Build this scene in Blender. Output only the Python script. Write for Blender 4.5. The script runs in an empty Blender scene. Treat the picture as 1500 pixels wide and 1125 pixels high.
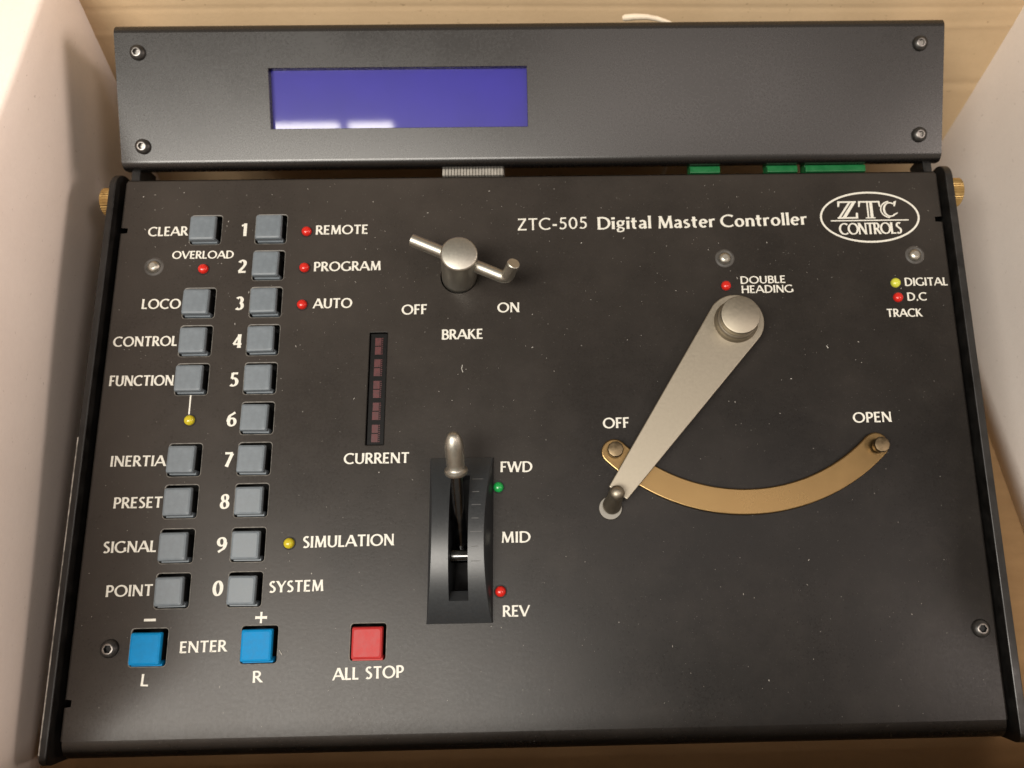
import bpy, bmesh, math, random
from mathutils import Vector, Matrix
from mathutils.geometry import tessellate_polygon
random.seed(7)
MM = 0.001
PI = math.pi
S = bpy.context.scene
C = S.collection

# ------------------------------------------------------------------ camera
cd = bpy.data.cameras.new('camera')
cam = bpy.data.objects.new('camera', cd)
C.objects.link(cam)
cd.sensor_width = 36.0
cd.lens = 28.08
cd.shift_x = -100 / 1500
cd.clip_start = 0.01
cd.clip_end = 20
CAM_ROT = [[0.99972, 0.016071, -0.017342], [-0.02288, 0.842545, -0.53814], [0.005963, 0.538386, 0.842677]]
CAM_LOC = [160.424, -43.761, 291.357]
m = Matrix([[*r, 0] for r in CAM_ROT] + [[0, 0, 0, 1]])
m.translation = Vector(CAM_LOC) * MM
cam.matrix_world = m
cd.dof.use_dof = True
cd.dof.focus_distance = 0.262
cd.dof.aperture_fstop = 11
S.camera = cam

# ------------------------------------------------------------------ world, lamps, exposure
w = bpy.data.worlds.new('World')
S.world = w
w.use_nodes = True
w.node_tree.nodes['Background'].inputs[0].default_value = (1.0, 0.90, 0.78, 1)
w.node_tree.nodes['Background'].inputs[1].default_value = 0.17
S.view_settings.view_transform = 'Standard'
S.view_settings.look = 'None'
S.view_settings.exposure = 0.5
S.view_settings.gamma = 1


def area(name, loc, size, power, colour, target=(150, 90, 40)):
    l = bpy.data.lights.new(name, 'AREA')
    l.shape = 'RECTANGLE'
    l.size, l.size_y = size[0] * MM, size[1] * MM
    l.energy = power
    l.color = colour
    o = bpy.data.objects.new(name, l)
    C.objects.link(o)
    o.location = Vector(loc) * MM
    return o


# window panes over the left shoulder (three panes with bars between), weaker ones to the right
WARM = (1.0, 0.94, 0.85)
def lamp(name, x0, x1, y0, y1, radiance, colour):
    area(name, ((x0 + x1) / 2, (y0 + y1) / 2, 1400), (x1 - x0, y1 - y0), radiance * PI * (x1 - x0) * (y1 - y0) * 1e-6, colour)


for x0, x1, lo, hi in ((-1030, -670, 1.0, 15), (-650, -300, 1.0, 18), (-280, -190, 1.0, 18), (-185, -60, 1.2, 17), (-50, 140, 0, 10)):
    if lo:
        lamp('window_pane_light', x0, x1, -535, -414, lo, WARM)
    if x1 < -185:
        lamp('window_pane_light', x0, x1, -412, -384, 12, WARM)
    lamp('window_pane_light', x0, x1, -1150, -550, hi, WARM)
lamp('ceiling_light', 130, 690, -480, -230, 2.7, (1.0, 0.87, 0.80))
lamp('ceiling_light', 705, 960, -480, -405, 2.0, (1.0, 0.88, 0.82))
lamp('ceiling_light', 1010, 1330, -780, -430, 15, (1.0, 0.86, 0.78))
# added upright fill lamp, low at the right, to grade the left wall
area('side_fill_light', (1500, 150, 390), (470, 900), 15, (1.0, 0.83, 0.74)).rotation_euler = (0, PI / 2, 0)

# ------------------------------------------------------------------ materials


def new_mat(name):
    mt = bpy.data.materials.new(name)
    mt.use_nodes = True
    nt = mt.node_tree
    return mt, nt, nt.nodes['Principled BSDF']


def noise(nt, scale, detail=4, rough=0.6, stretch=None):
    tc = nt.nodes.new('ShaderNodeTexCoord')
    n = nt.nodes.new('ShaderNodeTexNoise')
    n.inputs['Scale'].default_value = scale
    n.inputs['Detail'].default_value = detail
    n.inputs['Roughness'].default_value = rough
    if stretch:
        mp = nt.nodes.new('ShaderNodeMapping')
        mp.inputs['Scale'].default_value = stretch
        nt.links.new(tc.outputs['Object'], mp.inputs['Vector'])
        nt.links.new(mp.outputs[0], n.inputs['Vector'])
    else:
        nt.links.new(tc.outputs['Object'], n.inputs['Vector'])
    return n.outputs['Fac']


def ramp(nt, fac, stops):
    r = nt.nodes.new('ShaderNodeValToRGB')
    e = r.color_ramp.elements
    while len(e) < len(stops):
        e.new(0.5)
    for el, (p, c) in zip(e, stops):
        el.position = p
        el.color = (*c, 1) if isinstance(c, tuple) else (c, c, c, 1)
    nt.links.new(fac, r.inputs[0])
    return r.outputs['Color']


def mixc(nt, fac, a, b, mode='MIX'):
    mx = nt.nodes.new('ShaderNodeMix')
    mx.data_type = 'RGBA'
    mx.blend_type = mode
    for sock, v in ((mx.inputs['Factor'], fac), (mx.inputs['A'], a), (mx.inputs['B'], b)):
        if hasattr(v, 'is_output'):
            nt.links.new(v, sock)
        elif isinstance(v, tuple):
            sock.default_value = (*v, 1)
        else:
            sock.default_value = v
    return mx.outputs['Result']


def bump(nt, bs, h, dist, strength=1.0):
    b = nt.nodes.new('ShaderNodeBump')
    b.inputs['Strength'].default_value = strength
    b.inputs['Distance'].default_value = dist
    nt.links.new(h, b.inputs['Height'])
    nt.links.new(b.outputs[0], bs.inputs['Normal'])


def simple(name, col, rough=0.5, metal=0.0, var=0.25, scale=300, bmp=None, coat=0.0, spec=0.5, rvar=0.1):
    mt, nt, bs = new_mat(name)
    f = noise(nt, scale)
    lo = tuple(c * (1 - var) for c in col)
    hi = tuple(min(1, c * (1 + var)) for c in col)
    nt.links.new(ramp(nt, f, [(0.3, lo), (0.7, hi)]), bs.inputs['Base Color'])
    nt.links.new(ramp(nt, f, [(0.3, rough - rvar), (0.7, rough + rvar)]), bs.inputs['Roughness'])
    bs.inputs['Metallic'].default_value = metal
    bs.inputs['Coat Weight'].default_value = coat
    bs.inputs['Specular IOR Level'].default_value = spec
    if bmp:
        bump(nt, bs, noise(nt, bmp[0], 3), bmp[1])
    return mt


def panel_paint(name, base, dusty, rough, spec, dust_amt, grain, smear_amt=0.55, metal=0.0, painted_dim=False):
    mt, nt, bs = new_mat(name)
    big = noise(nt, 16, 5, 0.65)
    fine = noise(nt, 900, 4, 0.7)
    speck = noise(nt, 2600, 2, 0.5)
    smear = noise(nt, 45, 8, 0.75)
    amt = ramp(nt, big, [(0.25, 0.55), (0.75, 1.0)])
    if painted_dim:
        # dusty colour thinned at the lower right, painting in the darker reflection there
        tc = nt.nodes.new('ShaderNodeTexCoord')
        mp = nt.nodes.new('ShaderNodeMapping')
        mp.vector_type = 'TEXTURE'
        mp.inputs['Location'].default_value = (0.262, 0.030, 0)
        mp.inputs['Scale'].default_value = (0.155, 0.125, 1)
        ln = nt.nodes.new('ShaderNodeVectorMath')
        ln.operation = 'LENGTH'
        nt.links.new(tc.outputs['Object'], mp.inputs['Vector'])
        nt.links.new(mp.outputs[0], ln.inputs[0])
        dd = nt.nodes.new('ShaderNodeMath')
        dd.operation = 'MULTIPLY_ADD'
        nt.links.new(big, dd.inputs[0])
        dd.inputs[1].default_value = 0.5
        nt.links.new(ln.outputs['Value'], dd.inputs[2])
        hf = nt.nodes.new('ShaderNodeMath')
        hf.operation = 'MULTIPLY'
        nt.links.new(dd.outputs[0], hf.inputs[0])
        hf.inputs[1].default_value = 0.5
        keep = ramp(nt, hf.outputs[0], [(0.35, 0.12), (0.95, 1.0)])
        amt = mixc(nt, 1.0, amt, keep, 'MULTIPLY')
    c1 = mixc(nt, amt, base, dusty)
    c2 = mixc(nt, ramp(nt, smear, [(0.45, 0.0), (0.85, smear_amt * 0.5)]), c1, tuple(d * 1.3 for d in dusty))
    # dust colour on upward faces; rolled edges painted darker to stand for shade
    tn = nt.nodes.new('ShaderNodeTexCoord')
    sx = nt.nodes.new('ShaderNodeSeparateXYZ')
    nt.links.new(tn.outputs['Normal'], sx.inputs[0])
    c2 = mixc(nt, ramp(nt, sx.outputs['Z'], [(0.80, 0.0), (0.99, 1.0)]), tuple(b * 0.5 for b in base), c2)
    c3 = mixc(nt, ramp(nt, speck, [(0.70, 0.0), (0.76, dust_amt)]), c2, (0.35, 0.33, 0.30))
    nt.links.new(c3, bs.inputs['Base Color'])
    nt.links.new(ramp(nt, mixc(nt, 0.5, big, fine), [(0.3, rough - 0.06), (0.7, rough + 0.07)]), bs.inputs['Roughness'])
    bs.inputs['Specular IOR Level'].default_value = spec
    bs.inputs['Metallic'].default_value = metal
    bump(nt, bs, fine, grain)
    return mt


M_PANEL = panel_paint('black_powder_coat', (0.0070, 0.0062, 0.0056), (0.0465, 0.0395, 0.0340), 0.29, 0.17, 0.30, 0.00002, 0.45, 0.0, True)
M_DISP = panel_paint('satin_black_paint', (0.0135, 0.0118, 0.0108), (0.0175, 0.0155, 0.0142), 0.27, 0.55, 0.0, 0.000002, 0.1)
M_RAIL = simple('black_steel', (0.00888, 0.00814, 0.0074), 0.42, 0, 0.4, 200, (900, 0.00002))
M_EDGE = simple('worn_edge', (0.34, 0.33, 0.30), 0.42, 0.3, 0.7, 350)
M_DARK = simple('dark_interior', (0.006, 0.006, 0.006), 0.7, 0, 0.3)
M_QUAD = simple('black_plastic', (0.020, 0.022, 0.024), 0.34, 0, 0.15, 1500, (1500, 0.000006), spec=0.5, rvar=0.02)
M_TICK = simple('engraved_mark', (0.075, 0.075, 0.075), 0.6, 0, 0.3)
M_PRINT = simple('white_print', (0.629, 0.612, 0.544), 0.55, 0, 0.16, 1600)
M_BTN = simple('grey_button_plastic', (0.125, 0.147, 0.166), 0.45, 0, 0.10, 500, (2000, 0.00001), spec=0.4, rvar=0.05)
M_BLUE = simple('blue_button_plastic', (0.002, 0.185, 0.43), 0.5, 0, 0.08, 500, spec=0.12, rvar=0.05)
M_RED = simple('red_button_plastic', (0.37, 0.022, 0.022), 0.45, 0, 0.08, 500, spec=0.25, rvar=0.05)
M_STEEL = simple('satin_steel', (0.46, 0.44, 0.385), 0.42, 1.0, 0.05, 1300, (1800, 0.000008), rvar=0.03)
M_ARM = simple('nickel_plate', (0.325, 0.290, 0.230), 0.47, 1.0, 0.045, 1100, (900, 0.000012), rvar=0.04)
M_CHROME = simple('bright_steel', (0.4884, 0.4736, 0.444), 0.16, 1.0, 0.10, 300, rvar=0.05)
M_BRASS = simple('tarnished_brass', (0.215, 0.142, 0.062), 0.30, 1.0, 0.12, 35, (900, 0.000006), rvar=0.06)
M_POST = simple('dull_bronze', (0.148, 0.111, 0.0666), 0.42, 1.0, 0.3, 500)
M_KNURL = simple('yellow_brass', (0.5328, 0.37, 0.148), 0.35, 1.0, 0.15, 400)
M_SCREW = simple('black_oxide_screw', (0.035, 0.033, 0.031), 0.45, 0.5, 0.3, 600)
M_SCRIM = simple('bare_screw_rim', (0.2516, 0.2368, 0.222), 0.38, 1.0, 0.25, 600)
M_GREEN = simple('green_terminal_plastic', (0.007, 0.115, 0.032), 0.4, 0, 0.15, 300)
M_RIBBON = simple('ribbon_connector', (0.3108, 0.2886, 0.2516), 0.5, 0, 0.15, 500)
M_GLASSRED = simple('smoked_red_bar', (0.055, 0.004, 0.005), 0.5, 0, 0.35, 900)
M_BARBODY = simple('bar_body', (0.003, 0.0028, 0.0028), 0.5, 0, 0.3, 900, spec=0.15)
M_CORD = simple('cream_cord', (0.72, 0.62, 0.48), 0.5, 0, 0.12, 300)
M_CHAMFER = simple('worn_cutout_edge', (0.15, 0.14, 0.125), 0.5, 0, 0.5, 500)
M_WASHER = simple('dull_washer_steel', (0.20, 0.19, 0.17), 0.5, 1.0, 0.15, 500)
M_RIM = simple('dusty_dimple_rim', (0.055, 0.05, 0.045), 0.6, 0, 0.4, 500)
M_STEM = simple('dark_polished_steel', (0.10, 0.10, 0.10), 0.18, 1.0, 0.2, 300)
M_LINT = simple('lint', (0.336, 0.32, 0.288), 0.8, 0, 0.3, 1200)


def led_mat(name, col, glow=0.0):
    mt, nt, bs = new_mat(name)
    f = noise(nt, 700)
    nt.links.new(ramp(nt, f, [(0.2, tuple(c * 0.8 for c in col)), (0.8, col)]), bs.inputs['Base Color'])
    bs.inputs['Roughness'].default_value = 0.22
    bs.inputs['Subsurface Weight'].default_value = 0.4
    bs.inputs['Subsurface Radius'].default_value = (0.002, 0.001, 0.001)
    bs.inputs['Subsurface Scale'].default_value = 1.0
    return mt


L_RED = led_mat('red_led_lens', (0.5772, 0.0185, 0.0111))
L_YEL = led_mat('yellow_led_lens', (0.5328, 0.444, 0.0222))
L_LIME = led_mat('lime_led_lens', (0.5772, 0.592, 0.0592))
L_GRN = led_mat('green_led_lens', (0.0111, 0.3108, 0.0666))

# LCD: blue glass behind a glossy cover
M_LCD, nt, bs = new_mat('blue_lcd')
f = noise(nt, 30, 3)
nt.links.new(ramp(nt, f, [(0.3, (0.010, 0.005, 0.21)), (0.7, (0.014, 0.007, 0.26))]), bs.inputs['Base Color'])
bs.inputs['Roughness'].default_value = 0.32
bs.inputs['Specular IOR Level'].default_value = 0.26
bs.inputs['Coat Weight'].default_value = 1.0
bs.inputs['Coat Roughness'].default_value = 0.035
bs.inputs['Coat IOR'].default_value = 1.6


def cardboard(name, lo, hi, band=0.5, rough=0.85, stretch=(1, 1, 9), flute=0.0, speck=(0.2, 0.12, 0.06), axis='Z'):
    mt, nt, bs = new_mat(name)
    b = noise(nt, 26, 4, 0.6, stretch)
    fib = noise(nt, 520, 8, 0.85, (0.7, 0.7, 1))
    blot = noise(nt, 9, 6, 0.65)
    c = ramp(nt, mixc(nt, band, blot, b), [(0.36, lo), (0.62, hi)])
    c = mixc(nt, ramp(nt, fib, [(0.35, 0.0), (0.75, 0.22)]), c, tuple(x * 0.78 for x in lo))
    fleck = noise(nt, 700, 2, 0.5, (0.6, 0.6, 1))
    c = mixc(nt, ramp(nt, fleck, [(0.70, 0.0), (0.75, 0.45)]), c, speck)
    nt.links.new(c, bs.inputs['Base Color'])
    bs.inputs['Roughness'].default_value = rough
    bs.inputs['Specular IOR Level'].default_value = 0.2
    h = mixc(nt, 0.4, b, fib)
    if flute:
        tc = nt.nodes.new('ShaderNodeTexCoord')
        wv = nt.nodes.new('ShaderNodeTexWave')
        wv.bands_direction = axis
        wv.inputs['Scale'].default_value = 45
        wv.inputs['Distortion'].default_value = 1.2
        wv.inputs['Detail'].default_value = 2
        nt.links.new(tc.outputs['Object'], wv.inputs['Vector'])
        h = mixc(nt, flute, h, wv.outputs['Color'])
    bump(nt, bs, h, 0.0006, 0.6)
    return mt


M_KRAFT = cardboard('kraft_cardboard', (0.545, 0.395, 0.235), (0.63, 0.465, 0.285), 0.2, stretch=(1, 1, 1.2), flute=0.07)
M_KRAFT_SHADE = cardboard('kraft_floor_shaded', (0.22, 0.13, 0.06), (0.28, 0.17, 0.08), stretch=(1, 5, 1), flute=0.3, axis='Y')  # kraft colour darkened to paint in the shade on the box floor
M_WHITE = cardboard('white_lined_cardboard', (0.82, 0.735, 0.67), (0.86, 0.78, 0.715), stretch=(1, 1, 1), speck=(0.5, 0.42, 0.36))

# ------------------------------------------------------------------ helpers


def link(o, parent=None, label=None):
    C.objects.link(o)
    if parent is not None:
        o.parent = parent
    if label:
        o['label'] = label
    return o


def obj(name, bm, mats, parent=None, loc=(0, 0, 0), rot=None, smooth=False, label=None, bevel=None, recalc=True):
    if recalc:
        bmesh.ops.recalc_face_normals(bm, faces=bm.faces)
    me = bpy.data.meshes.new(name)
    bm.to_mesh(me)
    bm.free()
    for mt in (mats if isinstance(mats, (list, tuple)) else [mats]):
        me.materials.append(mt)
    if smooth:
        me.shade_smooth()
        me.set_sharp_from_angle(angle=math.radians(38))
    o = bpy.data.objects.new(name, me)
    o.location = Vector(loc) * MM
    if rot:
        o.rotation_euler = rot
    if bevel:
        b = o.modifiers.new('bevel', 'BEVEL')
        b.width = bevel[0] * MM
        b.segments = bevel[1]
        b.limit_method = 'ANGLE'
        b.harden_normals = False
    return link(o, parent, label)


def V(x, y, z):
    return Vector((x * MM, y * MM, z * MM))


def add_box(bm, x0, x1, y0, y1, z0, z1, mi=0, taper=0.0):
    t = taper
    v = [bm.verts.new(V(*p)) for p in ((x0, y0, z0), (x1, y0, z0), (x1, y1, z0), (x0, y1, z0),
                                       (x0 + t, y0 + t, z1), (x1 - t, y0 + t, z1), (x1 - t, y1 - t, z1), (x0 + t, y1 - t, z1))]
    for f in ((3, 2, 1, 0), (4, 5, 6, 7), (0, 1, 5, 4), (1, 2, 6, 5), (2, 3, 7, 6), (3, 0, 4, 7)):
        bm.faces.new([v[i] for i in f]).material_index = mi


def rrect(x0, x1, y0, y1, r, n=4):
    pts = []
    for cx, cy, a in ((x1 - r, y1 - r, 0), (x0 + r, y1 - r, 90), (x0 + r, y0 + r, 180), (x1 - r, y0 + r, 270)):
        for i in range(n + 1):
            t = math.radians(a + 90 * i / n)
            pts.append((cx + r * math.cos(t), cy + r * math.sin(t)))
    return pts


def loft(bm, rings, close_start=False, close_end=False, mi=0, closed=True):
    vs = [[bm.verts.new(V(*p)) for p in r] for r in rings]
    n = len(rings[0])
    for a, b in zip(vs, vs[1:]):
        for i in range(n if closed else n - 1):
            j = (i + 1) % n
            bm.faces.new((a[i], a[j], b[j], b[i])).material_index = mi
    if close_start:
        bm.faces.new(vs[0][::-1]).material_index = mi
    if close_end:
        bm.faces.new(vs[-1]).material_index = mi
    return vs


def lathe(bm, prof, n=40, mi=0, cap=True):
    """prof: list of (radius, z) from bottom to top"""
    rings = [[(r * math.cos(2 * PI * i / n), r * math.sin(2 * PI * i / n), z) for i in range(n)] for r, z in prof]
    loft(bm, rings, cap, cap, mi)


def tube(bm, pts, radii, n=20, mi=0, cap=True):
    rings = []
    pv = [Vector(p) for p in pts]
    up = None
    for i, p in enumerate(pv):
        d = (pv[min(i + 1, len(pv) - 1)] - pv[max(i - 1, 0)]).normalized()
        if up is None:
            up = d.orthogonal().normalized()
        up = (up - d * up.dot(d)).normalized()
        s = d.cross(up)
        r = radii[i] if isinstance(radii, (list, tuple)) else radii
        rings.append([tuple(p + (up * math.cos(2 * PI * k / n) + s * math.sin(2 * PI * k / n)) * r) for k in range(n)])
    loft(bm, rings, cap, cap, mi)


def prism(bm, pts, z0, z1, mi=0):
    a = [bm.verts.new(V(x, y, z0)) for x, y in pts]
    b = [bm.verts.new(V(x, y, z1)) for x, y in pts]
    n = len(pts)
    bm.faces.new(a[::-1]).material_index = mi
    bm.faces.new(b).material_index = mi
    for i in range(n):
        bm.faces.new((a[i], a[(i + 1) % n], b[(i + 1) % n], b[i])).material_index = mi


def align_rot(d):
    return Vector(d).to_track_quat('Z', 'Y').to_euler()


# ------------------------------------------------------------------ the controller (panel frame: x right, y up the panel, z out)
TH = math.radians(19.5)
root = bpy.data.objects.new('digital_controller', None)
C.objects.link(root)
root.empty_display_size = 0.05
BASE = Vector((150, 60, 0))                     # the empty stands on the box floor under the case
root.location = BASE * MM
root['label'] = 'black sloping train controller desk with buttons, levers and blue display, lying in the open box'
root['category'] = 'controller'
# panel frame -> root frame
PF = bpy.data.objects.new('front_panel', None)  # replaced below by the panel mesh object
R_PANEL = Matrix.Rotation(TH, 4, 'X')
T_PANEL = Matrix.Translation((Vector((0, 0, 20)) - BASE) * MM)
bpy.data.objects.remove(PF)
M_P = T_PANEL @ R_PANEL


def part(name, bm, mats, loc=(0, 0, 0), rot=None, parent=None, **k):
    """a part of the controller given in panel coordinates (mm)"""
    o = obj(name, bm, mats, None, (0, 0, 0), None, **k)
    loc_m = Matrix.Translation(Vector(loc) * MM)
    if rot is not None:
        loc_m = loc_m @ (rot.to_matrix().to_4x4() if hasattr(rot, 'to_matrix') else rot)
    o.parent = parent or root
    if parent is None:
        o.matrix_local = M_P @ loc_m
    else:
        o.matrix_local = loc_m
    return o


def instance(src, loc, rot=None, parent=None, label=None):
    o = src.copy()
    C.objects.link(o)
    o.parent = root
    o.matrix_local = M_P @ Matrix.Translation(Vector(loc) * MM) @ (rot.to_matrix().to_4x4() if hasattr(rot, 'to_matrix') else rot if rot is not None else Matrix())
    if 'label' in o:
        del o['label']
    if label:
        o['label'] = label
    for ch in [c for c in src.children]:
        k = ch.copy()
        C.objects.link(k)
        k.parent = o
        k.matrix_parent_inverse = ch.matrix_parent_inverse
        k.matrix_local = ch.matrix_local
    return o


PW, PH = 300.0, 190.4
ROWS = [171.4, 157.45, 143.6, 129.7, 115.9, 101.9, 87.9, 73.95, 59.4, 45.1]
XA, XB = 31.1, 54.5
BUTTONS = [(XA, ROWS[i], 'g') for i in (0, 2, 3, 4, 6, 7, 8, 9)] + [(XB, y, 'g') for y in ROWS] + \
          [(25.1, 27.6, 'b'), (60.3, 27.8, 'b'), (95.2, 27.9, 'r')]
HW = {'g': 5.45, 'b': 5.75, 'r': 5.65}
holes = []
for x, y, k in BUTTONS:
    h = HW[k]
    holes.append((x - h, x + h, y - h, y + h, 0.9))
BAR = (91.7, 97.8, 92.0, 131.8)
holes.append((*BAR, 0.25))
SLOT = (119.5, 130.5, 36, 84)
holes.append((*SLOT, 0.25))

bm = bmesh.new()
CH = 0.35     # chamfer round each cut-out
G = 1.1       # rolled side edges of the plate
outer = [(G, 0), (PW - G, 0)]
# right edge with its little slot, left edge with two
outer += [(PW - G, 171.0), (PW - 3.2, 171.2), (PW - 3.2, 173.0), (PW - G, 173.2), (PW - G, PH)]
outer += [(G, PH), (G, 172.6), (3.0, 172.4), (3.0, 170.6), (G, 170.4), (G, 12.4), (2.6, 12.2), (2.6, 10.2), (G, 10.0)]
loops = [[Vector((x, y, 0)) for x, y in outer]]
for x0, x1, y0, y1, r in holes:
    loops.append([Vector((x, y, 0)) for x, y in rrect(x0 - CH, x1 + CH, y0 - CH, y1 + CH, r + CH)])
N_BR = 32
brk = [Vector((122.6 + 6.65 * math.cos(2 * PI * i / N_BR), 152.4 + 6.65 * math.sin(2 * PI * i / N_BR), 0)) for i in range(N_BR)]
loops.append(brk)
flat = [v for l in loops for v in l]
vs = [bm.verts.new(v * MM) for v in flat]
for t in tessellate_polygon(loops):
    try:
        f = bm.faces.new([vs[i] for i in t])
        if (vs[t[1]].co - vs[t[0]].co).cross(vs[t[2]].co - vs[t[0]].co).z < 0:
            f.normal_flip()
    except ValueError:
        pass
for x0, x1, y0, y1, r in holes:
    r1 = [(x, y, 0) for x, y in rrect(x0 - CH, x1 + CH, y0 - CH, y1 + CH, r + CH)]
    r2 = [(x, y, -0.1) for x, y in rrect(x0 - CH * .35, x1 + CH * .35, y0 - CH * .35, y1 + CH * .35, r + CH * .35)]
    r3 = [(x, y, -0.4) for x, y in rrect(x0, x1, y0, y1, r)]
    r4 = [(x, y, -2.0) for x, y in rrect(x0, x1, y0, y1, r)]
    loft(bm, [r1, r2, r3], mi=1 if r > 0.5 else 0)
    loft(bm, [r3, r4])
loft(bm, [[tuple(v) for v in brk], [(v.x, v.y, -2) for v in brk]])
# rolled front edge, down into the skirt
xs = [G, PW - G]
prof = []
for i in range(9):
    a = math.radians(78) * i / 8
    prof.append((-6.0 * math.sin(a), -6.0 * (1 - math.cos(a))))
prof.append((prof[-1][0] - 2.0, prof[-1][1] - 11.0))
loft(bm, [[(x, y, z) for y, z in prof] for x in xs], closed=False)
# rolled back edge
prof = [(PH + 1.4 * math.sin(a), -1.4 * (1 - math.cos(a))) for a in [math.radians(85) * i / 5 for i in range(6)]] + [(PH + 1.5, -6)]
loft(bm, [[(x, y, z) for y, z in prof] for x in xs], closed=False)
# rolled side edges (with breaks at the slots)
for sx, x0, spans in ((-1, G, [(0, 10.0), (12.4, 170.4), (172.6, PH)]), (1, PW - G, [(0, 171.0), (173.2, PH)])):
    pr = [(x0 + sx * 1.1 * math.sin(a), -1.1 * (1 - math.cos(a))) for a in [math.radians(88) * i / 4 for i in range(5)]] + [(x0 + sx * 1.1, -4)]
    for ya, yb in spans:
        loft(bm, [[(x, y, z) for x, z in pr] for y in (ya, yb)], closed=False)
bmesh.ops.remove_doubles(bm, verts=bm.verts, dist=0.0000005)
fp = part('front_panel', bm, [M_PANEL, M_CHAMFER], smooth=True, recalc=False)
for p in fp.data.polygons:
    if all(abs(fp.data.vertices[i].co.z) < 1e-6 for i in p.vertices):
        p.use_smooth = False

# dark inside behind the plate, skirt, back and floor of the case
bm = bmesh.new()
add_box(bm, 1.5, 298.5, -4, 189, -20, -13)
part('circuit_tray', bm, M_DARK)

# side rails standing a little proud of the plate
def rail(x0, x1):
    bm = bmesh.new()
    pts = [(-7.0, -20.0), (-7.0, -1.0)]
    for i in range(7):
        a = math.radians(180 - 90 * i / 6)
        pts.append((-4.0 + 3 * math.cos(a), -1.0 + 3.3 * math.sin(a)))
    for i in range(9):
        a = math.radians(90 - 90 * i / 8)
        pts.append((188.0 + 7 * math.cos(a), -4.7 + 7 * math.sin(a)))
    pts += [(195.0, -62.0), (188.0, -81.0), (0.0, -20.0)]
    r0 = [(x0, y, z) for y, z in pts]
    r1 = [(x1, y, z) for y, z in pts]
    loft(bm, [r0, r1], True, True)
    return part('side_rail', bm, M_RAIL, bevel=(0.35, 2), smooth=False)


lr = rail(-4.3, -2.0)
bm = bmesh.new()
add_box(bm, -4.36, -3.98, -3.5, 96, 2.05, 2.34)
we = part('worn_edge', bm, M_EDGE)
rail(301.6, 304.4)
bm = bmesh.new()
add_box(bm, -2, 301.6, 186.5, 188, -60, -6)
part('back_panel', bm, M_RAIL)

# ------------------------------------------------------------------ buttons


def cap_mesh(name, h, mat, top):
    bm = bmesh.new()
    def ring(d, z, r):
        return [(x, y, z) for x, y in rrect(-h + d, h - d, -h + d, h - d, r)]
    loft(bm, [ring(0.08, top - 1.55, 0.5), ring(0.0, top - 1.3, 0.5), ring(0.02, top - 0.75, 0.6), ring(0.25, top - 0.22, 0.75), ring(0.8, top, 0.8)], True, True)
    add_box(bm, -h + .15, h - .3, -h + .06, -h + 1.2, -3, top - 1.4)
    add_box(bm, -h + .3, h + .15, -h - .52, -h + 1.0, -2.2, 0.25, taper=0.12)
    loft(bm, [ring(0.9, -6, 0.4), ring(0.7, top - 1.5, 0.4)], True, True, mi=1)
    return part(name, bm, [mat, M_DARK], smooth=False, bevel=None)


proto = {}
blab = {'b': 'blue square push button', 'r': 'red square push button', 'g': None}
for i, (x, y, k) in enumerate(BUTTONS):
    if k == 'g':
        hh, mt, top = 4.62, M_BTN, 2.9
    else:
        hh, mt, top = 5.0, (M_BLUE if k == 'b' else M_RED), 2.2 if k == 'b' else 1.4
    dx = random.uniform(-0.12, 0.12) - 0.15
    dy = random.uniform(-0.15, 0.10) - 0.1
    zr = random.uniform(-0.15, 0.15)
    if k not in proto:
        o = cap_mesh('push_button', hh, mt, top)
        o.matrix_local = M_P @ Matrix.Translation(V(x + dx, y + dy, zr))
        if blab[k]:
            o['label'] = blab[k]
        proto[k] = o
    else:
        o = instance(proto[k], (x + dx, y + dy, zr), Matrix.Rotation(math.radians(random.uniform(-1.2, 1.2)), 4, 'Z') @ Matrix.Rotation(math.radians(random.uniform(-1.3, 1.3)), 4, 'X') @ Matrix.Rotation(math.radians(random.uniform(-1.3, 1.3)), 4, 'Y'), label=blab[k])
# ------------------------------------------------------------------ indicator lights


def led(name_mat, pos, label, r=1.75, first={}):
    key = name_mat.name
    if key not in first:
        bm = bmesh.new()
        prof = [(r * 1.0, -1.0), (r * 1.0, 0.5)]
        for i in range(1, 7):
            a = math.radians(90 * i / 6)
            prof.append((max(r * 0.98 * math.cos(a), 0.02), 0.5 + 1.2 * math.sin(a)))
        lathe(bm, prof, 24)
        o = part('indicator_light', bm, name_mat, pos, smooth=True, label=label)
        bm = bmesh.new()
        ring = [(r * 1.02, 0.05), (r * 1.22, 0.12), (r * 1.25, 0.01)]
        lathe(bm, ring, 24, cap=False)
        part('bezel_ring', bm, M_DARK, parent=o, smooth=True)
        first[key] = o
    else:
        o = instance(first[key], pos, label=label)
    return o


for p, mt, lb in [((31.6, 156.5), L_RED, 'small red indicator light under the word overload'),
                  ((67.5, 170.4), L_RED, 'small red indicator light beside the word remote'),
                  ((67.5, 156.5), L_RED, 'small red indicator light beside the word program'),
                  ((67.5, 142.6), L_RED, 'small red indicator light beside the word auto'),
                  ((31.7, 101.6), L_YEL, 'small yellow indicator light at the foot of the white line'),
                  ((68.1, 59.7), L_YEL, 'small yellow indicator light beside the word simulation'),
                  ((137.1, 76.9), L_GRN, 'small green indicator light under fwd'),
                  ((137.9, 42.9), L_RED, 'small red indicator light above rev'),
                  ((218.3, 147.4), L_RED, 'small red indicator light beside double heading'),
                  ((279.5, 147.6), L_LIME, 'small lime yellow indicator light beside the word digital'),
                  ((279.8, 142.1), L_RED, 'small red indicator light beside d.c')]:
    led(mt, (p[0] - 0.1, p[1] - 0.1, 0), lb)

# ------------------------------------------------------------------ screws


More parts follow.
